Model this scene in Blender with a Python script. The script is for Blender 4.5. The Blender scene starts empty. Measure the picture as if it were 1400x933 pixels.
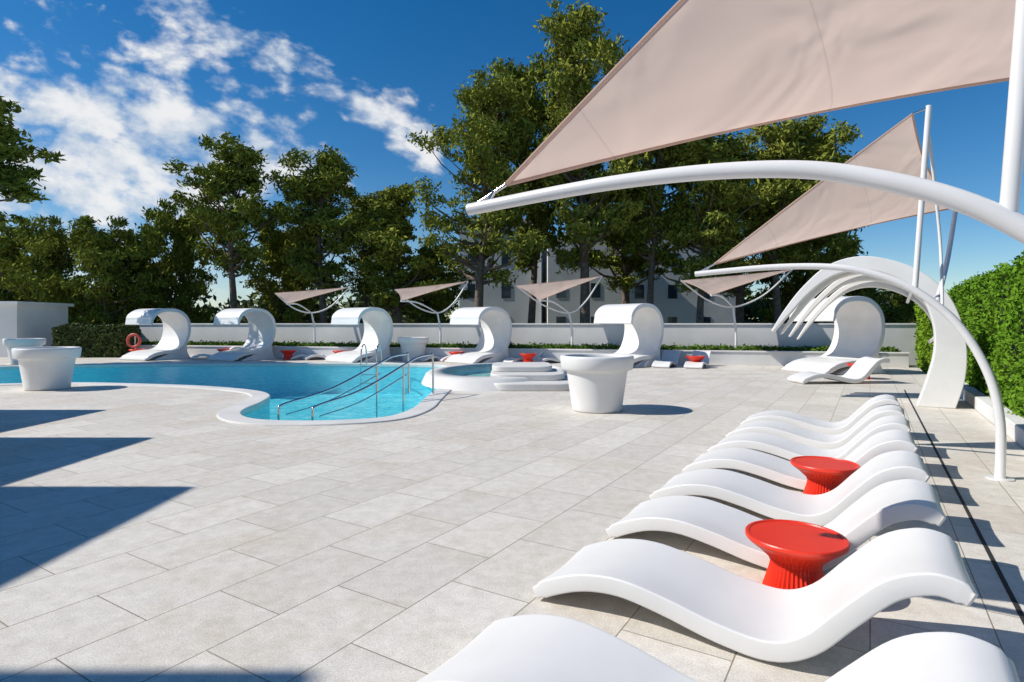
import bpy, math, random
import numpy as np
from mathutils import Vector, Matrix
random.seed(3)
S=bpy.context.scene
H0=1.5; F=800.0; HY=443.0
def G(px,py,z=0.0):
    d=(H0-z)*F/(py-HY); return ((px-700)/F*d,d,z)
def Q(px,py,d):
    return ((px-700)/F*d,d,H0-(py-HY)/F*d)
# ---------------- materials
def newmat(n):
    m=bpy.data.materials.new(n); m.use_nodes=True
    nt=m.node_tree; return m,nt,nt.nodes['Principled BSDF'],nt.nodes['Material Output']
def N(nt,t,**k):
    n=nt.nodes.new(t)
    for a,b in k.items(): setattr(n,a,b)
    return n
def mth(nt,op,a,b=None,c=None,clamp=False):
    n=nt.nodes.new('ShaderNodeMath'); n.operation=op; n.use_clamp=clamp
    for i,v in enumerate((a,b,c)):
        if v is None: continue
        if isinstance(v,(int,float)): n.inputs[i].default_value=v
        else: nt.links.new(v,n.inputs[i])
    return n.outputs[0]
def mixc(nt,f,a,b,bt='MIX'):
    n=nt.nodes.new('ShaderNodeMix'); n.data_type='RGBA'; n.blend_type=bt
    for i,v in ((0,f),(6,a),(7,b)):
        if isinstance(v,(int,float)): n.inputs[i].default_value=v
        elif isinstance(v,tuple): n.inputs[i].default_value=v+(1,) if len(v)==3 else v
        else: nt.links.new(v,n.inputs[i])
    return n.outputs[2]
def noisy(name,c1,c2,scale=3,rough=.5,bump=0.0,bscale=60,detail=6,spec=.5):
    m,nt,p,o=newmat(name)
    tc=N(nt,'ShaderNodeTexCoord'); no=N(nt,'ShaderNodeTexNoise')
    no.inputs['Scale'].default_value=scale; no.inputs['Detail'].default_value=detail
    nt.links.new(tc.outputs['Object'],no.inputs['Vector'])
    r=N(nt,'ShaderNodeMapRange'); r.inputs[1].default_value=.3; r.inputs[2].default_value=.7
    nt.links.new(no.outputs[0],r.inputs[0])
    nt.links.new(mixc(nt,r.outputs[0],c1,c2),p.inputs['Base Color'])
    p.inputs['Roughness'].default_value=rough
    p.inputs['Specular IOR Level'].default_value=spec
    if bump:
        n2=N(nt,'ShaderNodeTexNoise'); n2.inputs['Scale'].default_value=bscale
        nt.links.new(tc.outputs['Object'],n2.inputs['Vector'])
        b=N(nt,'ShaderNodeBump'); b.inputs['Strength'].default_value=bump; b.inputs['Distance'].default_value=.01
        nt.links.new(n2.outputs[0],b.inputs['Height']); nt.links.new(b.outputs[0],p.inputs['Normal'])
    return m
M_white=noisy('white_resin',(.79,.78,.76),(.73,.72,.70),2.5,.42,.05,90)
M_wall=noisy('white_render',(.80,.79,.77),(.68,.67,.64),.8,.8,.3,40)
M_steel=noisy('white_painted_steel',(.78,.77,.76),(.72,.71,.70),4,.3)
M_cop=noisy('coping_stone',(.74,.72,.68),(.64,.62,.58),1.5,.6,.2,60)
M_red=noisy('red_plastic',(.80,.040,.012),(.72,.030,.010),4,.38)
M_soil=noisy('earth',(.10,.09,.05),(.06,.08,.03),.4,.95)
M_dark=noisy('dark_slot',(.02,.02,.02),(.03,.03,.03),5,.8)
M_glass=noisy('window_glass',(.03,.05,.07),(.05,.07,.09),1,.08)
M_bark=noisy('pine_bark',(.22,.165,.125),(.11,.08,.06),5,.9,.5,20)
M_chrome,_nt,_p,_=newmat('stainless_steel'); _p.inputs['Metallic'].default_value=1; _p.inputs['Roughness'].default_value=.2; _p.inputs['Base Color'].default_value=(.6,.6,.6,1)

def leafmat(name,ca,cb,cc,scale=.5):
    m,nt,p,o=newmat(name)
    tc=N(nt,'ShaderNodeTexCoord'); no=N(nt,'ShaderNodeTexNoise'); no.inputs['Scale'].default_value=scale; no.inputs['Detail'].default_value=3
    nt.links.new(tc.outputs['Object'],no.inputs['Vector'])
    r=N(nt,'ShaderNodeMapRange'); r.inputs[1].default_value=.35; r.inputs[2].default_value=.65
    nt.links.new(no.outputs[0],r.inputs[0])
    g=N(nt,'ShaderNodeNewGeometry'); oi=N(nt,'ShaderNodeObjectInfo')
    c=mixc(nt,r.outputs[0],ca,cb)
    c=mixc(nt,mth(nt,'MULTIPLY',g.outputs['Random Per Island'],.5),c,cc)
    hs=N(nt,'ShaderNodeHueSaturation'); nt.links.new(c,hs.inputs['Color'])
    nt.links.new(mth(nt,'MULTIPLY_ADD',oi.outputs['Random'],.35,.85),hs.inputs['Value'])
    nt.links.new(mth(nt,'MULTIPLY_ADD',oi.outputs['Random'],-.025,.512),hs.inputs['Hue'])
    d=N(nt,'ShaderNodeBsdfDiffuse')
    nt.links.new(hs.outputs[0],d.inputs[0]); nt.links.new(d.outputs[0],o.inputs[0])
    return m
M_leaf=leafmat('pine_needles',(.17,.205,.036),(.28,.295,.050),(.07,.11,.024))
M_hedge=leafmat('hedge_leaves',(.15,.28,.022),(.22,.36,.030),(.08,.16,.02),2)
M_shrub=leafmat('shrub_leaves',(.08,.16,.025),(.13,.22,.035),(.04,.08,.015),2)
M_wood=noisy('distant_foliage',(.05,.075,.018),(.10,.13,.03),.35,.95)
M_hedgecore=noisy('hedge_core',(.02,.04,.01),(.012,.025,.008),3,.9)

# fabric
M_fab,nt,p,o=newmat('sail_fabric')
tc=N(nt,'ShaderNodeTexCoord'); no=N(nt,'ShaderNodeTexNoise'); no.inputs['Scale'].default_value=1.2; no.inputs['Detail'].default_value=5
nt.links.new(tc.outputs['Object'],no.inputs['Vector'])
c=mixc(nt,no.outputs[0],(.70,.545,.46),(.78,.62,.535))
dv=N(nt,'ShaderNodeVectorMath',operation='DOT_PRODUCT'); nt.links.new(tc.outputs['Object'],dv.inputs[0]); dv.inputs[1].default_value=(.75,-.25,.6)
fr_=mth(nt,'FRACT',mth(nt,'MULTIPLY',dv.outputs['Value'],.95)); seam=mth(nt,'LESS_THAN',fr_,.010)
c=mixc(nt,mth(nt,'MULTIPLY',seam,.3),c,(.50,.38,.31))
d=N(nt,'ShaderNodeBsdfDiffuse'); t=N(nt,'ShaderNodeBsdfTranslucent'); mx=N(nt,'ShaderNodeMixShader'); mx.inputs[0].default_value=.55
n2=N(nt,'ShaderNodeTexNoise'); n2.inputs['Scale'].default_value=1.6; n2.inputs['Detail'].default_value=2; n2.inputs['Distortion'].default_value=.6; nt.links.new(tc.outputs['Object'],n2.inputs['Vector'])
b=N(nt,'ShaderNodeBump'); b.inputs['Strength'].default_value=.8; b.inputs['Distance'].default_value=.11; nt.links.new(n2.outputs[0],b.inputs['Height'])
for s in (d,t): nt.links.new(c,s.inputs['Color']); nt.links.new(b.outputs[0],s.inputs['Normal'])
nt.links.new(d.outputs[0],mx.inputs[1]); nt.links.new(t.outputs[0],mx.inputs[2]); nt.links.new(mx.outputs[0],o.inputs[0])

# deck tiles
RD=Vector((.522,.853,0)); HD=Vector((.853,-.522,0))
M_deck,nt,p,o=newmat('stone_tiles')
tc=N(nt,'ShaderNodeTexCoord')
def dot(v):
    n=N(nt,'ShaderNodeVectorMath',operation='DOT_PRODUCT'); nt.links.new(tc.outputs['Object'],n.inputs[0]); n.inputs[1].default_value=v; return n.outputs['Value']
cb=N(nt,'ShaderNodeCombineXYZ'); nt.links.new(dot(RD),cb.inputs[0]); nt.links.new(dot(HD),cb.inputs[1])
br=N(nt,'ShaderNodeTexBrick'); nt.links.new(cb.outputs[0],br.inputs['Vector'])
br.inputs['Scale'].default_value=1; br.inputs['Brick Width'].default_value=.78; br.inputs['Row Height'].default_value=.52
br.inputs['Mortar Size'].default_value=.004; br.inputs['Mortar Smooth'].default_value=.4; br.inputs['Bias'].default_value=0
br.inputs['Color1'].default_value=(.81,.765,.69,1); br.inputs['Color2'].default_value=(.70,.655,.585,1); br.inputs['Mortar'].default_value=(.33,.275,.21,1)
n1=N(nt,'ShaderNodeTexNoise'); n1.inputs['Scale'].default_value=.9; n1.inputs['Detail'].default_value=10; n1.inputs['Roughness'].default_value=.74
n2=N(nt,'ShaderNodeTexNoise'); n2.inputs['Scale'].default_value=9; n2.inputs['Detail'].default_value=8; n2.inputs['Roughness'].default_value=.75
n3=N(nt,'ShaderNodeTexNoise'); n3.inputs['Scale'].default_value=110; n3.inputs['Detail'].default_value=3
for q in (n1,n2,n3): nt.links.new(tc.outputs['Object'],q.inputs['Vector'])
def rng(x,a,b_,c_,d_):
    r=N(nt,'ShaderNodeMapRange'); nt.links.new(x,r.inputs[0])
    for i,v in enumerate((a,b_,c_,d_)): r.inputs[i+1].default_value=v
    return r.outputs[0]
c=mixc(nt,rng(n1.outputs[0],.48,.70,0,.65),br.outputs[0],(.62,.52,.405))
c=mixc(nt,1.0,c,mixc(nt,rng(n2.outputs[0],.3,.7,0,1),(.80,.79,.765),(1.07,1.07,1.07)),'MULTIPLY')
c=mixc(nt,1.0,c,mixc(nt,rng(n3.outputs[0],.35,.65,0,1),(.84,.84,.84),(1.07,1.07,1.07)),'MULTIPLY')
nt.links.new(c,p.inputs['Base Color']); p.inputs['Roughness'].default_value=.6; p.inputs['Specular IOR Level'].default_value=.3
b=N(nt,'ShaderNodeBump'); b.inputs['Strength'].default_value=.5; b.inputs['Distance'].default_value=.009
h=mth(nt,'ADD',mth(nt,'MULTIPLY',br.outputs['Fac'],-.8),mth(nt,'ADD',mth(nt,'MULTIPLY',n2.outputs[0],.5),mth(nt,'MULTIPLY',n3.outputs[0],.35)))
nt.links.new(h,b.inputs['Height']); nt.links.new(b.outputs[0],p.inputs['Normal'])

# pool floor + water
M_pool=noisy('pool_mosaic',(.30,.80,.87),(.44,.88,.92),1.2,.5)
M_water,nt,p,o=newmat('pool_water')
tc=N(nt,'ShaderNodeTexCoord')
n1=N(nt,'ShaderNodeTexNoise'); n1.inputs['Scale'].default_value=3.0; n1.inputs['Detail'].default_value=5; nt.links.new(tc.outputs['Object'],n1.inputs['Vector'])
b=N(nt,'ShaderNodeBump'); b.inputs['Strength'].default_value=.9; b.inputs['Distance'].default_value=.08; nt.links.new(n1.outputs[0],b.inputs['Height'])
tr=N(nt,'ShaderNodeBsdfTransparent')
n4=N(nt,'ShaderNodeTexNoise'); n4.inputs['Scale'].default_value=3.4; n4.inputs['Detail'].default_value=5; n4.inputs['Distortion'].default_value=2.5; nt.links.new(tc.outputs['Object'],n4.inputs['Vector'])
r4=N(nt,'ShaderNodeMapRange'); r4.inputs[1].default_value=.40; r4.inputs[2].default_value=.60; nt.links.new(n4.outputs[0],r4.inputs[0])
nt.links.new(mixc(nt,r4.outputs[0],(.34,.80,.88),(.78,.99,.99)),tr.inputs[0])
gl=N(nt,'ShaderNodeBsdfGlossy'); gl.inputs['Roughness'].default_value=.03; nt.links.new(b.outputs[0],gl.inputs['Normal'])
fr=N(nt,'ShaderNodeFresnel'); fr.inputs['IOR'].default_value=1.33; nt.links.new(b.outputs[0],fr.inputs['Normal'])
mx=N(nt,'ShaderNodeMixShader'); nt.links.new(mth(nt,'MINIMUM',fr.outputs[0],.20),mx.inputs[0])
nt.links.new(tr.outputs[0],mx.inputs[1]); nt.links.new(gl.outputs[0],mx.inputs[2]); nt.links.new(mx.outputs[0],o.inputs[0])

# ---------------- geometry helpers
def link(o):
    S.collection.objects.link(o); return o
def mesh(name,v,f,mats,mi=None,smooth=False):
    me=bpy.data.meshes.new(name); me.from_pydata([tuple(x) for x in v],[],f); 
    for m in (mats if isinstance(mats,list) else [mats]): me.materials.append(m)
    if mi is not None: me.polygons.foreach_set('material_index',mi)
    if smooth: me.polygons.foreach_set('use_smooth',[True]*len(f))
    me.update(); return me
def obj(name,me,loc=(0,0,0),rz=0,sc=(1,1,1),parent=None):
    o=bpy.data.objects.new(name,me); o.location=loc; o.rotation_euler=(0,0,rz); o.scale=sc
    if parent: o.parent=parent
    return link(o)
def empty(name,loc=(0,0,0),rz=0):
    o=bpy.data.objects.new(name,None); o.location=loc; o.rotation_euler=(0,0,rz); o.empty_display_size=.2; return link(o)
def bevel(o,w=.01,seg=2):
    m=o.modifiers.new('bevel','BEVEL'); m.width=w; m.segments=seg; m.limit_method='ANGLE'; m.angle_limit=math.radians(40); return o
def catmull(pts,n=8,closed=False):
    pts=[Vector(p) for p in pts]; L=len(pts); out=[]
    rngs=range(L) if closed else range(L-1)
    for i in rngs:
        if closed: a,b,c,d=pts[(i-1)%L],pts[i],pts[(i+1)%L],pts[(i+2)%L]
        else: a,b,c,d=pts[max(i-1,0)],pts[i],pts[i+1],pts[min(i+2,L-1)]
        for k in range(n):
            t=k/n
            out.append(.5*((2*b)+(c-a)*t+(2*a-5*b+4*c-d)*t*t+(3*b-a-3*c+d)*t**3))
    if not closed: out.append(pts[-1])
    return out
def tube(name,pts,r,mat,parent=None,n=10,r2=None,smoothpts=True):
    cu=bpy.data.curves.new(name,'CURVE'); cu.dimensions='3D'; cu.bevel_depth=1; cu.bevel_resolution=4; cu.use_fill_caps=True
    P=catmull(pts,n) if (smoothpts and len(pts)>2) else [Vector(p) for p in pts]
    sp=cu.splines.new('POLY'); sp.points.add(len(P)-1)
    for i,q in enumerate(P):
        sp.points[i].co=(*q,1); t=i/(len(P)-1); sp.points[i].radius=r if r2 is None else r*(1-t)+r2*t
    cu.materials.append(mat); sp.use_smooth=True
    o=bpy.data.objects.new(name,cu); 
    if parent: o.parent=parent
    return link(o)
def prism(poly,w0,w1,plane):
    n=len(poly); v=[plane(a,b,w0) for a,b in poly]+[plane(a,b,w1) for a,b in poly]
    f=[tuple(range(n)),tuple(range(2*n-1,n-1,-1))]
    f+=[(i,i+n,(i+1)%n+n,(i+1)%n) for i in range(n)]
    return v,f
def addparts(parts):
    V=[];Fc=[]
    for v,f in parts:
        k=len(V); V+=list(v); Fc+=[tuple(i+k for i in g) for g in f]
    return V,Fc
def boxv(x0,x1,y0,y1,z0,z1):
    v=[(x0,y0,z0),(x1,y0,z0),(x1,y1,z0),(x0,y1,z0),(x0,y0,z1),(x1,y0,z1),(x1,y1,z1),(x0,y1,z1)]
    return v,[(0,3,2,1),(4,5,6,7),(0,1,5,4),(1,2,6,5),(2,3,7,6),(3,0,4,7)]
def lathe(prof,seg=64,rib=None):
    V=[];Fc=[]
    for j,(r,z) in enumerate(prof):
        for i in range(seg):
            a=2*math.pi*i/seg; rr=r
            if rib and rib[0]<=j<=rib[1]: rr=r*(1+(.035 if i%2 else -.035))
            V.append((rr*math.cos(a),rr*math.sin(a),z))
    for j in range(len(prof)-1):
        for i in range(seg):
            k=(i+1)%seg; Fc.append((j*seg+i,j*seg+k,(j+1)*seg+k,(j+1)*seg+i))
    Fc.append(tuple(reversed(range(seg)))); Fc.append(tuple((len(prof)-1)*seg+i for i in range(seg)))
    return V,Fc
def fill2d(name,loops,z,mat):
    cu=bpy.data.curves.new(name,'CURVE'); cu.dimensions='2D'; cu.fill_mode='BOTH'
    for L in loops:
        sp=cu.splines.new('POLY'); sp.points.add(len(L)-1); sp.use_cyclic_u=True
        for i,q in enumerate(L): sp.points[i].co=(q[0],q[1],0,1)
    o=bpy.data.objects.new(name+'_tmp',cu); link(o)
    bpy.context.view_layer.update()
    me=bpy.data.meshes.new_from_object(o.evaluated_get(bpy.context.evaluated_depsgraph_get()))
    bpy.data.objects.remove(o); me.materials.clear(); me.materials.append(mat); me.name=name
    ob=obj(name,me,(0,0,z)); return ob

# ---------------- pool
pp=[(-200,530),(-90,528),(0,526),(100,524),(200,526),(280,529),(345,534.5),(369,541),(357,551),(336,560),(330,568),(350,574.5),(400,577),(470,576),(530,571),(563,560),(578,548),(590,538),(603,528),(608,515),(610,504),(598,500),(500,498),(350,498),(200,498.5),(100,500),(0,502),(-200,506)]
pool=[Vector(G(a,b)) for a,b in pp]
pool=catmull(pool,8,True)
def offset(L,w):
    n=len(L); out=[]
    A=sum(L[i].x*L[(i+1)%n].y-L[(i+1)%n].x*L[i].y for i in range(n)); s=1 if A>0 else -1
    for i in range(n):
        t=(L[(i+1)%n]-L[i-1]).normalized(); out.append(L[i]+Vector((t.y,-t.x,0))*s*w)
    return out
pout=offset(pool,.36)
deck_out=[(-45,-15),(22,-15),(22,18.8),(-45,34)]
fill2d('stone_deck',[deck_out,[(q.x,q.y) for q in offset(pool,.34)]],0,M_deck)
fill2d('ground',[[(-1500,-1500),(1500,-1500),(1500,1500),(-1500,1500)],[(-40,7),(6,7),(6,20),(-40,30)]],-.012,M_soil)
n=len(pool)
V=[q+Vector((0,0,-.10)) for q in pool]+[q+Vector((0,0,.025)) for q in pool]+[q+Vector((0,0,.025)) for q in pout]+[q+Vector((0,0,-.05)) for q in pout]
Fc=[]
for i in range(n):
    k=(i+1)%n
    for a in range(3): Fc.append((a*n+i,a*n+k,(a+1)*n+k,(a+1)*n+i))
sp=empty('swimming_pool')
bevel(obj('coping',mesh('coping',V,Fc,M_cop),parent=sp),.02)
V=[q+Vector((0,0,-.09)) for q in offset(pool,.01)]+[q+Vector((0,0,-1.1)) for q in pool]
Fc=[(i,(i+1)%n,(i+1)%n+n,i+n) for i in range(n)]
obj('basin_walls',mesh('basin_walls',V,Fc,M_pool),parent=sp)
fl=fill2d('basin_floor',[[(q.x,q.y) for q in pool]],-1.1,M_pool); fl.parent=sp
wt=fill2d('water',[[(q.x,q.y) for q in offset(pool,.012)]],-.07,M_water); wt.parent=sp
# spa (raised)
spa=empty('spa_pool')
sc=Vector((-.35,16.0,0))
def ell(rx,ry,z,m=64): return [Vector((sc.x+rx*math.cos(2*math.pi*i/m),sc.y+ry*math.sin(2*math.pi*i/m)+.25*rx*math.cos(2*math.pi*i/m),z)) for i in range(m)]
rings=[ell(2.0,3.0,0),ell(1.9,2.8,.22),ell(1.85,2.7,.26),ell(1.5,2.3,.27),ell(1.48,2.28,.1),ell(1.4,2.2,-.5)]
V=[q for r in rings for q in r]; m=64
Fc=[(a*m+i,a*m+(i+1)%m,(a+1)*m+(i+1)%m,(a+1)*m+i) for a in range(5) for i in range(m)]
mi=[0]*(4*m)+[1]*m; Fc.append(tuple(5*m+i for i in range(m))); mi.append(1)
obj('rim',mesh('rim',V,Fc,[M_cop,M_pool],mi,True),parent=spa)
obj('water',mesh('w',ell(1.49,2.29,.21),[tuple(range(64))],M_water),parent=spa)
st=empty('pool_steps')
c0=Vector(G(728,528))
for i,(r,z0,z1) in enumerate(((1.02,0.0,.17),(.90,.173,.32),(.76,.323,.46))):
    L=[]
    for k in range(64):
        a=2*math.pi*k/64; ca,sa=math.cos(a),math.sin(a)
        L.append((c0.x+r*math.copysign(abs(ca)**.32,ca)-.12*i, c0.y+.5*i+r*1.1*math.copysign(abs(sa)**.42,sa)))
    v,f=prism(L,z0,z1,lambda a,b,w:(a,b,w)); bevel(obj('step_%d'%(i+1),mesh('s',v,f,M_cop),parent=st),.03,3)

# ---------------- wave loungers
def lounger_mesh():
    cl=catmull([(0,.035),(.10,.09),(.28,.155),(.48,.175),(.70,.14),(.95,.08),(1.17,.060),(1.33,.13),(1.48,.29),(1.62,.43),(1.74,.485),(1.82,.485),(1.885,.455)],5)
    top=[];bot=[]
    L=len(cl)
    for i,p_ in enumerate(cl):
        t=(cl[min(i+1,L-1)]-cl[max(i-1,0)]).normalized(); nn=Vector((-t.y,t.x))
        th=.045 if 2<i<L-3 else .034
        top.append(p_+nn*th); bot.append(p_-nn*th)
    for b_ in bot: b_.y=max(b_.y,.002)
    prof=[(a.x,a.y) for a in top]+[(a.x,a.y) for a in reversed(bot)]
    n=len(prof); V=[];Fc=[]; W=.60
    ys=[0,.02,W*.25,W*.5,W*.75,W-.02,W]
    for y in ys:
        dish=-.018*(1-((y-W/2)/(W/2))**2)
        for j,(a,b) in enumerate(prof): V.append((a,y,b+(dish if j<L else 0)))
    for k in range(len(ys)-1):
        for i in range(n):
            j=(i+1)%n; Fc.append((k*n+i,k*n+j,(k+1)*n+j,(k+1)*n+i))
    for base in (0,(len(ys)-1)*n):
        for i in range(L-1):
            q=(base+i,base+i+1,base+n-2-i,base+n-1-i); Fc.append(q if base==0 else tuple(reversed(q)))
    me=mesh('sun_lounger',V,Fc,M_white,smooth=True)
    import bmesh
    bm=bmesh.new(); bm.from_mesh(me); bmesh.ops.recalc_face_normals(bm,faces=bm.faces)
    es=[e for e in bm.edges if len(e.link_faces)==2 and e.calc_face_angle()>math.radians(50)]
    bmesh.ops.bevel(bm,geom=es,offset=.010,segments=3,affect='EDGES',profile=.5)
    bm.to_mesh(me); bm.free()
    me.polygons.foreach_set('use_smooth',[True]*len(me.polygons))
    return me
LM=lounger_mesh()
def lounger(x,y,ang,s=1): 
    o=obj('sun_lounger',LM,(x,y,.004),ang,(s,s,s)); return o
A0=math.atan2(-.522,.853)
row=[(-.42,2.26),(.12,3.17),(.66,4.06),(1.15,4.86),(1.68,5.74),(2.22,6.62),(2.74,7.48),(3.27,8.36)]
for x,y in row: lounger(x,y,A0+random.uniform(-.025,.025))
prof=[(.165,0),(.168,.012),(.153,.06),(.135,.12),(.127,.16),(.138,.19),(.19,.24),(.245,.276),(.258,.288),(.264,.297),(.264,.312),(.260,.318),(.244,.3185),(.240,.312),(.02,.312)]
v,f=lathe(prof,80,(1,6)); TM=mesh('red_side_table',v,f,M_red)
for x,y in ((1.59,3.28),(2.66,4.98)): obj('red_side_table',TM,(x,y,0))
# ---------------- pots
prof=[(.40,0),(.43,.02),(.445,.15),(.52,.66),(.535,.70),(.60,.715),(.615,.73),(.635,.90),(.63,.945),(.60,.955),(.545,.95),(.535,.90),(.53,.84),(.02,.83)]
v,f=lathe(prof,72); PM=mesh('planter_pot',v,f,M_white,smooth=True)
for px,py in ((816,561),(65,532),(565,493.5),(34,498)):
    g=G(px,py); o=obj('planter_pot',PM,g); bevel(o,.012,2)
    so,ff=lathe([(.5,.845),(.02,.85)],32)
    obj('soil',mesh('soil',so,ff,M_soil),(0,0,0),parent=o)

# ---------------- walls
wd=Vector((.975,-.221,0)); wn=Vector((.221,.975,0)); WS=Vector((-18.6,27.3,0))
def wbox(l0,l1,n0,n1,z0,z1): 
    v,f=boxv(l0,l1,n0,n1,z0,z1); return [WS+wd*a+wn*b+Vector((0,0,c)) for a,b,c in v],f
o=empty('planter_wall')
v,f=addparts([wbox(0,33,0,.2,0,.46),wbox(-.03,33.03,-.03,.23,.463,.52)]); bevel(obj('low_wall',mesh('low_wall',v,f,M_wall),parent=o),.01)
v,f=wbox(0,33,.23,1.18,0,.46); obj('soil',mesh('soil',v,f,M_soil),parent=o)
o=empty('boundary_wall')
v,f=addparts([wbox(-.2,34.5,1.2,1.45,0,1.45),wbox(-.25,34.55,1.16,1.49,1.453,1.52)]); bevel(obj('wall',mesh('wall',v,f,M_wall),parent=o),.01)
v,f=addparts([wbox(-.2,0,-.2,1.19,0,1.45)]); bevel(obj('wall_return',mesh('wall_return',v,f,M_wall),parent=o),.01)
v,f=addparts([wbox(-6,-.3,-.6,-.3,0,.28)]); bevel(obj('low_wall',mesh('lw',v,f,M_wall)),.02)

# ---------------- foliage helper
rs=np.random.RandomState(5)
def quads(C,sx,sy,up=0.0):
    n=len(C); a=rs.normal(size=(n,3)); a/=np.linalg.norm(a,axis=1)[:,None]
    b=rs.normal(size=(n,3)); b-= (a*b).sum(1)[:,None]*a; b/=np.linalg.norm(b,axis=1)[:,None]
    s=rs.uniform(.6,1.3,(n,1)); a=a*s*sx/2; b=b*s*sy/2
    return np.stack([C-a,C-b*.9,C+a,C+b],1).reshape(-1,3)
def fmesh(name,tv,tf,LV,mats):
    nT=len(tv); nL=len(LV)//4
    verts=np.concatenate([np.array(tv).reshape(-1,3) if nT else np.zeros((0,3)),LV])
    me=bpy.data.meshes.new(name); me.vertices.add(len(verts)); me.vertices.foreach_set('co',verts.astype(np.float32).ravel())
    ti=np.array(tf,dtype=np.int32).reshape(-1,4) if len(tf) else np.zeros((0,4),np.int32)
    li=(np.arange(nL*4,dtype=np.int32).reshape(-1,4)+nT)
    al=np.concatenate([ti,li]); me.loops.add(al.size); me.loops.foreach_set('vertex_index',al.ravel())
    me.polygons.add(len(al)); me.polygons.foreach_set('loop_start',np.arange(len(al),dtype=np.int32)*4)
    for m_ in mats: me.materials.append(m_)
    me.polygons.foreach_set('material_index',np.concatenate([np.zeros(len(ti),np.int32),np.ones(nL,np.int32)]))
    me.update(calc_edges=True); return me
def limb(tv,tf,pts,r0,r1,sides=6):
    k=len(tv); L=len(pts)
    for i,q in enumerate(pts):
        t=(Vector(pts[min(i+1,L-1)])-Vector(pts[max(i-1,0)])).normalized()
        a=t.orthogonal().normalized(); b=t.cross(a); r=r0*(1-i/(L-1))+r1*i/(L-1)
        for s in range(sides):
            an=2*math.pi*s/sides; tv.append(tuple(Vector(q)+a*r*math.cos(an)+b*r*math.sin(an)))
    for i in range(L-1):
        for s in range(sides):
            s2=(s+1)%sides; tf.append((k+i*sides+s,k+i*sides+s2,k+(i+1)*sides+s2,k+(i+1)*sides+s))
def puff(c,r,n,flat=.6):
    d=rs.normal(size=(n,3)); d/=np.linalg.norm(d,axis=1)[:,None]
    rad=rs.uniform(0,1,(n,1))**.5*r*rs.uniform(.7,1.25,(n,1))
    return np.array(c)+d*rad*np.array([1,1,flat])
def pine(seed,Ht,R,bf,nl,lean=.6,pr=.75,dens=150,shape='round'):
    # several ascending leaders make the irregular, clumpy pine crown
    rnd=random.Random(seed); tv=[];tf=[];C=[]
    la=rnd.uniform(0,6.28); tp=[]
    for i in range(11):
        t=i/10; tp.append(Vector((math.cos(la)*lean*t**1.5+.28*math.sin(5*t+seed),math.sin(la)*lean*t**1.5+.28*math.sin(4*t+2*seed),Ht*.95*t)))
    limb(tv,tf,tp,Ht*.021,.04,8)
    for j in range(nl):
        u=(j+.5)/nl; t=bf+(1-bf)*u; q=t*10; i=min(int(q),9); base=tp[i].lerp(tp[i+1],q-i)
        if shape=='round': pf=math.sin(math.pi*(.22+.68*u))**.8
        else: pf=(1-u)**.75+.12
        ln=R*pf*rnd.choice((.4,.7,1.0,1.2))*rnd.uniform(.85,1.1); az=j*2.4+rnd.uniform(-.8,.8); el=math.radians(rnd.uniform(10,50)+30*u)
        d=Vector((math.cos(az)*math.cos(el),math.sin(az)*math.cos(el),math.sin(el)))
        pts=[base+d*ln*s+Vector((0,0,-.12*ln*math.sin(s*3)))+Vector((rnd.uniform(-.15,.15),rnd.uniform(-.15,.15),0))*s for s in (0,.25,.5,.75,1)]
        limb(tv,tf,pts,Ht*.0085*(1.3-u),.018,5)
        for s in (.6,.82,1.02,1.05):
            c=base+d*ln*s+Vector((rnd.uniform(-.7,.7),rnd.uniform(-.7,.7),rnd.uniform(-.2,.5)))*pr
            rr=pr*rnd.choice((.45,.6,.85,1.1))*rnd.uniform(.9,1.1)
            C.append(puff(c,rr,int(dens*(rr/pr)**1.5*rnd.uniform(.8,1.2)),.6))
    C.append(puff(tp[-1]+Vector((0,0,.1)),pr*.8,dens))
    C=np.concatenate(C)
    return fmesh('pine_tree',tv,tf,quads(C,.36,.125),[M_bark,M_leaf])
PV=[pine(1,12,3.2,.40,36,1.0,.85),pine(2,12,3.0,.32,40,.7,.85),pine(3,12,2.6,.20,44,.4,.78,shape='cone'),
    pine(4,16,3.9,.28,64,1.0,.98),pine(5,7,3.1,.12,40,.3,.78),pine(6,12,3.3,.40,36,1.6,.9),pine(8,12,3.0,.58,40,.4,.75,220)]
PH=[12.6,12.6,12.4,16.8,7.6,12.6,12.6]; PR=[3.5,3.3,2.8,4.1,3.4,3.6,3.2]
def tree(px,d,top,var,wpx,rz=0):
    Ht=H0+(HY-top)/F*d; R=wpx/2/F*d
    obj('pine_tree',PV[var],((px-700)/F*d,d,-.1),rz,(R/PR[var],R/PR[var],Ht/PH[var]))
for a in ((312,34,200,0,165,.5),(435,36,204,1,150,1.2),(548,36,246,2,125,2),(495,41,285,5,110,.2),(660,33,108,3,180,0),
    (800,34,18,3,185,2.2),(730,37,90,1,150,3),(885,34,150,5,170,1),(965,33,185,1,160,4),(1055,35,175,0,160,5),(1140,34,178,1,150,2.6),
    (1015,40,190,3,170,1.5),(72,34,314,4,130,0),(140,33,312,4,130,1.3),(190,37,328,4,120,2.2),
    (5,37,320,4,120,3.1),(245,37,290,4,120,4),(-80,38,330,4,140,5),(385,40,310,4,120,.4),(1185,38,380,4,110,.4),(1235,44,395,4,90,2),
    (850,42,170,3,160,4.4),(1090,42,300,4,140,.1),(590,37,345,4,110,2),(1300,60,405,4,110,1)):
    tree(*a)
obj('pine_tree',PV[6],(-20.3,21,0),1.0,(1.0,1.0,.79))
C=[]
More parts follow.
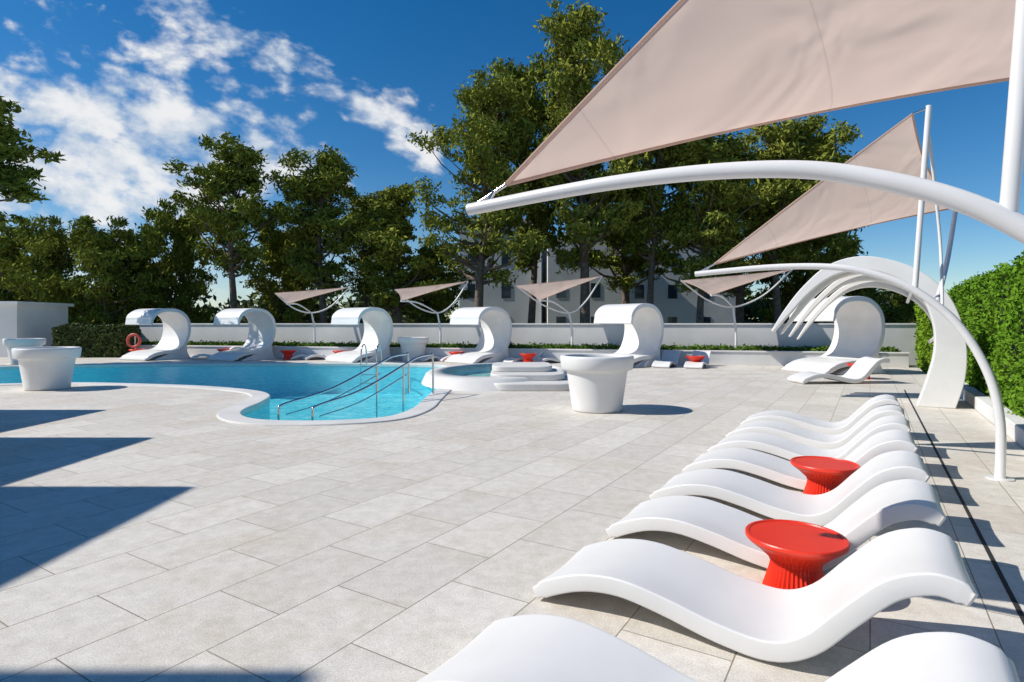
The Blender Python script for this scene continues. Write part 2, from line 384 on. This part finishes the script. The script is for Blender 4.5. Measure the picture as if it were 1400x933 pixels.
for i in range(520):
    x=rs.uniform(-75,62); y=rs.uniform(52,64)
    z=rs.uniform(0,3.8)+1.0*math.sin(x*.25)
    if x>28: z*=.6
    if -7<x<21: 
        if y<61.5: continue
        z*=.3
    C.append(puff((x,y,max(z,.4)),rs.uniform(1.0,2.2),80,.8))
obj('distant_trees',fmesh('distant_trees',[],[],quads(np.concatenate(C),.8,.4),[M_bark,M_wood]))
# hedges
def hedge(name,origin,dirv,nrm,L,T,Hh,count,mat,size=.075,core=True):
    o=empty(name); O=Vector(origin); D=Vector(dirv); W=Vector(nrm)
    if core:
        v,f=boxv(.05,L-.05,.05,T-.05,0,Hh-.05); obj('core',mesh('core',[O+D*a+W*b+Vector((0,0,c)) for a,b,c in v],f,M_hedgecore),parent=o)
    area=[L*Hh,L*Hh,L*T,T*Hh,T*Hh]; pr_=np.array(area)/sum(area); k=rs.choice(5,count,p=pr_)
    a=rs.uniform(0,L,count); b=rs.uniform(0,T,count); c=rs.uniform(0,Hh,count)
    j=np.abs(rs.normal(0,.045,count))
    b=np.where(k==0,-j+.02,np.where(k==1,T+j-.02,b)); c=np.where(k==2,Hh+j*1.3-.03,c); a=np.where(k==3,-j,np.where(k==4,L+j,a))
    w=.05*np.sin(a*3.1+c*4)+.035*np.sin(a*7.3-c*6)
    b=np.where(k==0,b+w,b); c=np.where(k==2,c+w*min(1,Hh),c)
    P=np.array(O)+a[:,None]*np.array(D)+b[:,None]*np.array(W)+c[:,None]*np.array([0,0,1.])
    obj('leaves',fmesh('leaves',[],[],quads(P,size,size*.6),[mat,mat]),parent=o)
hb=Vector(G(1330,540))
hs0=hb-RD*10
hedge('clipped_hedge',hs0,RD,HD,14.2,1.2,2.38,75000,M_hedge)
hs1=hb+RD*5.2-HD*.35
hedge('clipped_hedge',hs1,RD,HD,5.0,1.2,2.3,22000,M_hedge,.09)
v,f=boxv(-10,10,-.28,-.06,0,.22); bevel(obj('kerb_wall',mesh('kerb',[hb+RD*a+HD*b+Vector((0,0,c)) for a,b,c in v],f,M_wall)),.015)
hedge('planter_shrubs',WS+wn*.35+Vector((0,0,.45)),wd,wn,32.8,.6,.13,20000,M_shrub,.11,False)
hedge('garden_hedge',Vector(G(74,489)),(1,-.03,0),(0,1,0),2.9,1.5,1.32,9000,M_wood,.16)
dp=Vector((5.77,8.16,0)); v=[dp+RD*a+HD*b+Vector((0,0,.004)) for a,b in ((-12,-.012),(-12,.014),(6,.014),(6,-.012))]
obj('drain_channel',mesh('drain',v,[(0,1,2,3)],M_dark))

# ---------------- sails
AD=-HD
def sail_fabric(name,A,B,C,parent,conc=.07,n=22,dish=(0,0,-.12),ab=1.0):
    A,B,C=map(Vector,(A,B,C)); cen=(A+B+C)/3; V=[];idx={}
    for i in range(n+1):
        for j in range(n+1-i):
            u=i/n; v_=j/n; w=1-u-v_
            p_=A*w+B*u+C*v_
            pull=conc*(ab*4*u*w*(1-v_)**2+4*u*v_*(1-w)**2+4*w*v_*(1-u)**2)*(1-27*u*v_*w*.9)
            p_=p_+(cen-p_)*pull*1.6
            p_+=Vector(dish)*27*u*v_*w
            idx[i,j]=len(V); V.append(p_)
    Fc=[]
    for i in range(n):
        for j in range(n-i):
            Fc.append((idx[i,j],idx[i+1,j],idx[i,j+1]))
            if i+j<n-1: Fc.append((idx[i+1,j],idx[i+1,j+1],idx[i,j+1]))
    obj(name,mesh(name,V,Fc,M_fab,smooth=True),parent=parent)
    e1=[V[idx[i,0]] for i in range(n+1)]; e2=[V[idx[0,j]] for j in range(n+1)]; e3=[V[idx[i,n-i]] for i in range(n+1)]
    for k,e in enumerate((e1,e2,e3)): tube('hem_%d'%(k+1),e,.011,M_fab,parent,smoothpts=False)
def shade(base):
    o=empty('shade_sail'); B=Vector(base)
    def L(a,r,z): return B+AD*a+RD*r+Vector((0,0,z))
    arm=[L(0,0,0),L(.0,0,.55),L(.09,0,1.02),L(.33,0,1.5),L(.70,0,1.86),L(1.1,0,2.05),L(1.5,0,2.13),L(2.1,0,2.15),L(2.9,0,2.11)]
    tube('curved_arm',arm,.044,M_steel,o,r2=.032)
    v,f=lathe([(.11,0),(.11,.012),(.05,.014)],24); obj('foot_plate',mesh('fp',v,f,M_steel),B,parent=o)
    mt=L(.56,0,3.72); mb=L(.68,0,1.83); tube('mast',[mb,mt],.027,M_steel,o)
    Cc=L(.12,2.12,3.0); sb=mt+AD*.14-Vector((0,0,.06))
    tube('strut',[L(.5,0,1.7),L(.3,1.2,2.25),Cc+Vector((0,0,.05))],.026,M_steel,o)
    tube('stay',[L(.45,0,1.65),L(.45,.25,2.4),mt-Vector((0,0,.3))],.015,M_steel,o)
    tube('top_shackle',[mt-Vector((0,0,.02)),sb],.01,M_chrome,o)
    tube('tip_ring',[L(2.80,0,2.10),L(2.74,0,2.19)],.012,M_chrome,o)
    sail_fabric('sail',L(2.68,.02,2.22),sb,Cc,o,ab=-.25)
    tube('tip_cord',[L(2.84,0,2.14),L(2.68,.02,2.22)],.01,M_chrome,o)
shade((4.72,5.66,0)); shade((2.245,1.61,0))
for px,py0,A,C,D in ((430,491,(376,401),(478,393),(392,416)),(602,493.5,(540,396),(640,385),(548,412)),(782,496,(706,391),(823,378),(738,411)),(1006,499.5,(931,384),(1083,369),(972,404))):
    d=1200/(py0-443)+.6
    o=empty('shade_sail'); 
    A=Vector(Q(*A,d-.2)); C=Vector(Q(*C,d+.4)); D=Vector(Q(*D,d-2.0)); B=Vector(((px-700)/F*d,d,.45))
    lowp=Vector(Q(px+ -4,428 if px<1000 else 420,d))
    tube('bow',[A,A.lerp(lowp,.5)-Vector((0,0,.22)),lowp,C.lerp(lowp,.5)-Vector((0,0,.28)),C],.03,M_steel,o)
    tube('post',[B,B+Vector((0,0,.8)),lowp],.05,M_steel,o,r2=.035)
    tube('front_arm',[lowp,lowp.lerp(D,.55)+Vector((0,0,.15)),D],.03,M_steel,o)
    sail_fabric('sail',A,C,D,o,conc=.05,dish=(0,0,-.1))

# ---------------- hooded cabanas
def cabana_mesh():
    cl=catmull([(.96,1.46),(.86,1.80),(.55,2.02),(.10,2.08),(-.32,2.0),(-.64,1.72),(-.74,1.32),(-.66,.88),(-.44,.52),(-.10,.34),(.35,.31),(.75,.25),(1.02,.14),(1.25,.03)],5)
    L=len(cl); top=[];bot=[]
    for i,q in enumerate(cl):
        t=(cl[min(i+1,L-1)]-cl[max(i-1,0)]).normalized(); nn=Vector((-t.y,t.x)); th=.07 if 3<i<L-4 else .045
        top.append(q+nn*th); bot.append(q-nn*th)
    W=.82; V=[];Fc=[]; pr=[(a.x,a.y) for a in top]+[(a.x,a.y) for a in reversed(bot)]; n=len(pr)
    for y in (-W,W):
        for a,b in pr: V.append((a,y,max(b,.002)))
    for i in range(n): Fc.append((i,(i+1)%n,(i+1)%n+n,i+n))
    for base in (0,n):
        for i in range(L-1): Fc.append((base+i,base+i+1,base+n-2-i,base+n-1-i))
    ped=catmull([(-.62,.66),(-.66,.3),(-.80,.05),(-.80,0),(.75,0),(.70,.06),(.35,.18),(.2,.24),(-.1,.27),(-.45,.46)],2,True)
    v,f=prism([(a.x,a.y) for a in ped],-.78,.78,lambda a,b,w:(a,w,b))
    V,Fc=addparts([(V,Fc),(v,f)])
    import bmesh
    me=mesh('hooded_cabana',V,Fc,M_white); bm=bmesh.new(); bm.from_mesh(me); bmesh.ops.recalc_face_normals(bm,faces=bm.faces); bm.to_mesh(me); bm.free()
    return me
CM=cabana_mesh()
def cabana(px,py,ang,s=1): 
    g=G(px,py); bevel(obj('hooded_cabana',CM,g,ang,(s,s,s)),.02,3)
for px,py,an,s in ((220,491,246,1.0),(338,491.5,240,1.0),(498,494,234,1.0),(660,495.5,226,1.0),(862,500,220,1.03),(1146,509,196,1.08)):
    cabana(px,py,math.radians(an),s)
# ---------------- crescent arch
o=empty('crescent_arch_cabana'); AB=Vector((7.7,10.4,0))
outer=[(-.15,0),(-.28,.5),(-.31,1.03),(-.22,1.6),(.02,2.12),(.5,2.55),(1.2,2.78),(1.8,2.66),(2.25,2.27),(2.6,1.8),(2.86,1.35)]
inner=[(.42,0),(.30,.5),(.22,1.0),(.26,1.5),(.46,1.98),(.82,2.30),(1.26,2.44),(1.72,2.36),(2.12,2.08),(2.48,1.68),(2.80,1.33)]
for k in range(4):
    ou=catmull([(a,b) for a,b in outer],6); inn=catmull([(a,b) for a,b in inner],6)
    if k==0: inn=[a.lerp(b,.25*min(1,i/25)) for i,(a,b) in enumerate(zip(inn,ou))]
    if k:
        sc_=1-.045*k; inn=[a.lerp(b,.45) for a,b in zip(inn,ou)]
        ou=[Vector((.1+(q.x-.1)*sc_,q.y*sc_)) for q in ou]; inn=[Vector((.1+(q.x-.1)*sc_,q.y*sc_)) for q in inn]
    n=len(ou); V=[]
    for ww in (.33*k,.33*k+(.30 if k==0 else .22)):
        for q in ou: V.append(AB+AD*q.x+RD*ww+Vector((0,0,q.y)))
        for q in inn: V.append(AB+AD*q.x+RD*ww+Vector((0,0,q.y)))
    Fc=[]
    for i in range(n-1):
        Fc+= [(i,i+1,n+i+1,n+i),(2*n+i,3*n+i,3*n+i+1,2*n+i+1),(i,2*n+i,2*n+i+1,i+1),(n+i,n+i+1,3*n+i+1,3*n+i)]
    Fc+=[(0,n,3*n,2*n),(n-1,3*n-1,4*n-1,2*n-1)]
    bevel(obj('rib_%d'%(k+1),mesh('rib',V,Fc,M_white),parent=o),.015)
for q in ((-.06,.25),(0.0,1.3),(.36,2.2)):
    tube('tie',[AB+AD*(q[0]+.1)+RD*.02+Vector((0,0,q[1])),AB+AD*(q[0]+.14)+RD*1.2+Vector((0,0,q[1]*.88))],.03,M_steel,o)
g=G(1098,526); lounger(g[0],g[1],math.radians(4),1.2)
g=G(1130,512); lounger(g[0],g[1]+.3,math.radians(4),1.15)
g=G(1177,518); obj('red_side_table',TM,g,0,(1.3,)*3)
for px,py,an in ((262,492,30),(284,492,30),(398,492.5,30),(418,493,32),(448,493,32),(580,495,34),(605,495,34),(700,498,40),(740,498,40),(385,491,30)):
    g=G(px,py); lounger(g[0],g[1],math.radians(an),.95)
for px,py in ((882,503),(915,504),(960,505)):
    g=G(px,py); lounger(g[0],g[1],math.radians(62),1.0)
for px,py in ((308,490),(394,492),(466,493),(625,495),(722,498),(951,503),(188,490),(364,490)):
    g=G(px,py); obj('red_side_table',TM,g,0,(1.25,)*3)
bpos=Vector(Q(183,466,26.0)); o=empty('life_buoy')
bpy.ops.mesh.primitive_torus_add(major_radius=.27,minor_radius=.065,location=bpos,rotation=(math.radians(90),0,0)); t=bpy.context.object; t.name='ring'; t.data.materials.append(noisy('buoy_red',(.55,.10,.08),(.5,.08,.06),3,.5)); t.parent=o
tube('post',[(bpos.x,bpos.y+.09,0),(bpos.x,bpos.y+.09,bpos.z+.3)],.03,M_steel,o)
# ---------------- pool rails
o=empty('pool_handrail')
n0=Vector(G(428,573)); n1=Vector(G(588,541))
dirr=(n1-n0).normalized(); side=Vector((-dirr.y,dirr.x,0))
for k,off in enumerate((0,.62)):
    a=n0+side*off-dirr*.1*k; b=n1+side*off
    pts=[a+Vector((0,0,-.1)),a+Vector((0,0,.12)),a+dirr*.12+Vector((0,0,.2)),a.lerp(b,.35)+Vector((0,0,.34)),a.lerp(b,.75)+Vector((0,0,.72)),a.lerp(b,.86)+Vector((0,0,.82)),b+Vector((0,0,.85)),b+dirr*.1+Vector((0,0,.8)),b+dirr*.12+Vector((0,0,.0))]
    tube('rail_%d'%(k+1),pts,.021,M_chrome,o,5)
    lo=[a+dirr*.15+Vector((0,0,.02)),a.lerp(b,.35)+Vector((0,0,.14)),a.lerp(b,.75)+Vector((0,0,.50))]
    tube('lower_rail_%d'%(k+1),lo,.013,M_chrome,o)
    tube('post_%d'%(k+1),[a.lerp(b,.72)+Vector((0,0,-.9)),a.lerp(b,.72)+Vector((0,0,.70))],.02,M_chrome,o)
o=empty('pool_ladder'); g=Vector(G(508,500))
for k in (-.27,.27):
    q=g+Vector((k,0,0)); tube('rail',[q+Vector((0,-.4,-.8)),q+Vector((0,-.4,.45)),q+Vector((0,-.2,.72)),q+Vector((0,.15,.72)),q+Vector((0,.35,.4)),q+Vector((0,.35,0))],.024,M_chrome,o)
for z in (-.3,-.6,0.0): tube('tread',[g+Vector((-.27,-.4,z)),g+Vector((.27,-.4,z))],.02,M_chrome,o)

# ---------------- buildings
def building(name,boxes,wins):
    o=empty(name)
    v,f=addparts([boxv(*b) for b in boxes]); obj('walls',mesh('walls',v,f,M_wall),parent=o)
    if wins:
        v,f=addparts([boxv(*b) for b in wins]); obj('windows',mesh('windows',v,f,M_glass),parent=o)
tn=math.tan(math.radians(42))
bx=[];wn_=[]
for x,y0,y1,ln in ((-9,-14,1.83,8.1),(-9.02,1.833,4.87,6.05),(-9.04,4.873,7.35,4.27),(-10,7.353,9.96,2.9)):
    h=ln*tn*1.005; bx.append((x-7,x,y0,y1,0,h)); bx.append((x-7,x+.03,y0+.02,y1-.02,h+.003,h+.03))
    fl=0
    while fl*2.6+2.3<h:
        y=y0+.5
        while y+1.3<y1: wn_.append((x-.02,x+.02,y,y+1.2,fl*2.6+.3,fl*2.6+2.1)); y+=2.0
        fl+=1
building('terraced_hotel',bx,wn_)
bx=[(-4.5,2.5,50,60,0,10.2),(3,9.5,49,60,0,8.8),(10,19.5,51,60,0,10.0),(-4.7,2.7,49.8,60.2,10.203,10.5)]
wn_=[]
for x0,x1,yy,h in ((-4.5,2.5,50,10.2),(3,9.5,49,8.8),(10,19.5,51,10)):
    x=x0+.7
    while x+1.3<x1:
        z=.9
        while z+1.5<h: wn_.append((x,x+.8,yy-.03,yy+.1,z,z+1.2)); z+=2.8
        x+=2.9
building('white_apartment_building',bx,wn_)
building('white_pavilion',[(-27,-22.0,26,29,0,2.35),(-27.2,-21.85,25.85,29.2,2.353,2.5)],[])
building('hillside_house',[(77,81,110,116,4,8.0),(83,86,112,116,4,7.3),(72,75,114,118,4,7)],[(78,79,109.97,110.1,5.5,6.6),(84,85,111.97,112.1,5,6)])
hv=[];hf=[]
nx,ny=40,14
for j in range(ny):
    for i in range(nx):
        x=20+i*6; y=90+j*8; z=-1+9*math.exp(-((x-110)/45)**2)*math.exp(-((y-150)/45)**2)+.5*math.sin(x*.3)
        hv.append((x,y,z))
for j in range(ny-1):
    for i in range(nx-1): hf.append((j*nx+i,j*nx+i+1,(j+1)*nx+i+1,(j+1)*nx+i))
obj('hill',mesh('hill',hv,hf,noisy('hill_scrub',(.05,.08,.02),(.10,.12,.04),.3,.95),smooth=True))

# ---------------- light
el=math.radians(42); az=math.radians(5)
to=Vector((-math.cos(el)*math.cos(az),-math.cos(el)*math.sin(az),math.sin(el)))
sl=bpy.data.lights.new('sun','SUN'); sl.energy=4.8; sl.angle=math.radians(.5); sl.color=(1,.955,.885)
so=bpy.data.objects.new('sun',sl); so.rotation_euler=(-to).to_track_quat('-Z','Y').to_euler(); link(so)
W=bpy.data.worlds.new('World'); S.world=W; W.use_nodes=True; nt=W.node_tree
bg=nt.nodes['Background']; bg.inputs[1].default_value=.115
sk=N(nt,'ShaderNodeTexSky',sky_type='NISHITA'); sk.sun_disc=False; sk.sun_elevation=el; sk.sun_rotation=math.atan2(to.x,to.y)%(2*math.pi)
sk.air_density=1.0; sk.dust_density=.2; sk.ozone_density=3.0; sk.altitude=600
hs=N(nt,'ShaderNodeHueSaturation'); hs.inputs['Saturation'].default_value=1.38; hs.inputs['Value'].default_value=.92; nt.links.new(sk.outputs[0],hs.inputs['Color'])
tc=N(nt,'ShaderNodeTexCoord'); sx=N(nt,'ShaderNodeSeparateXYZ'); nt.links.new(tc.outputs['Generated'],sx.inputs[0])
yy=mth(nt,'MAXIMUM',sx.outputs[1],.05)
u=mth(nt,'DIVIDE',sx.outputs[0],yy); v=mth(nt,'DIVIDE',sx.outputs[2],yy)
def smooth(x,a,b):
    r=N(nt,'ShaderNodeMapRange',interpolation_type='SMOOTHSTEP'); nt.links.new(x,r.inputs[0]); r.inputs[1].default_value=a; r.inputs[2].default_value=b; r.inputs[3].default_value=0; r.inputs[4].default_value=1; return r.outputs[0]
a=mth(nt,'ADD',mth(nt,'MULTIPLY',mth(nt,'ADD',u,.5),.50),mth(nt,'MULTIPLY',mth(nt,'ADD',v,-.51),.866))
dist=mth(nt,'ABSOLUTE',a)
streak=mth(nt,'MULTIPLY',smooth(dist,.10,.0),smooth(u,-.06,-.16))
e=mth(nt,'SQRT',mth(nt,'ADD',mth(nt,'POWER',mth(nt,'MULTIPLY',mth(nt,'ADD',u,.72),1.8),2),mth(nt,'POWER',mth(nt,'MULTIPLY',mth(nt,'ADD',v,-.29),3.9),2)))
blob=mth(nt,'MULTIPLY',smooth(e,1.2,.3),1.15)
e2=mth(nt,'SQRT',mth(nt,'ADD',mth(nt,'POWER',mth(nt,'MULTIPLY',mth(nt,'ADD',u,.80),4.5),2),mth(nt,'POWER',mth(nt,'MULTIPLY',mth(nt,'ADD',v,-.53),12),2)))
mask=mth(nt,'MAXIMUM',mth(nt,'MAXIMUM',streak,blob),mth(nt,'MULTIPLY',smooth(e2,1.1,0),.8))
cv=N(nt,'ShaderNodeCombineXYZ'); nt.links.new(mth(nt,'ADD',mth(nt,'MULTIPLY',u,.9),mth(nt,'MULTIPLY',v,-.2)),cv.inputs[0]); nt.links.new(mth(nt,'ADD',mth(nt,'MULTIPLY',v,1.5),mth(nt,'MULTIPLY',u,.4)),cv.inputs[1])
nz=N(nt,'ShaderNodeTexNoise'); nz.inputs['Scale'].default_value=7; nz.inputs['Detail'].default_value=12; nz.inputs['Roughness'].default_value=.58; nz.inputs['Distortion'].default_value=.1; nt.links.new(cv.outputs[0],nz.inputs['Vector'])
nb=N(nt,'ShaderNodeTexVoronoi',feature='SMOOTH_F1'); nb.inputs['Scale'].default_value=22; nb.inputs['Smoothness'].default_value=.6; 
nd=N(nt,'ShaderNodeTexNoise'); nd.inputs['Scale'].default_value=20; nd.inputs['Detail'].default_value=6; nt.links.new(cv.outputs[0],nd.inputs['Vector'])
va=N(nt,'ShaderNodeVectorMath',operation='MULTIPLY_ADD'); nt.links.new(nd.outputs['Color'],va.inputs[0]); va.inputs[1].default_value=(.10,.10,.10); nt.links.new(cv.outputs[0],va.inputs[2]); nt.links.new(va.outputs[0],nb.inputs['Vector'])
cl=mth(nt,'ADD',mth(nt,'ADD',nz.outputs[0],mth(nt,'MULTIPLY',mth(nt,'SUBTRACT',.42,nb.outputs['Distance']),.24)),mth(nt,'MULTIPLY',mask,.36))
cloud=mth(nt,'MULTIPLY',mth(nt,'MULTIPLY',smooth(cl,.70,.94),smooth(sx.outputs[1],.1,.3)),.94)
haze=mth(nt,'MULTIPLY',mth(nt,'MULTIPLY',smooth(v,.30,.02),smooth(u,.1,-.7)),.28)
cloud=mth(nt,'MAXIMUM',cloud,haze)
col=mixc(nt,smooth(nz.outputs[0],.44,.62),(5.0,5.7,6.6),(7.8,7.8,7.8))
nt.links.new(mixc(nt,cloud,hs.outputs[0],col),bg.inputs[0])
# ---------------- camera
cd=bpy.data.cameras.new('camera'); cd.sensor_width=36; cd.lens=F/1400*36; cd.shift_y=-(466.5-HY)/1400; cd.clip_end=4000; cd.clip_start=.05
co=bpy.data.objects.new('camera',cd); co.location=(0,0,H0); co.rotation_euler=(math.radians(90),0,0); link(co); S.camera=co
S.view_settings.view_transform='Standard'; S.view_settings.look='None'; S.view_settings.exposure=0
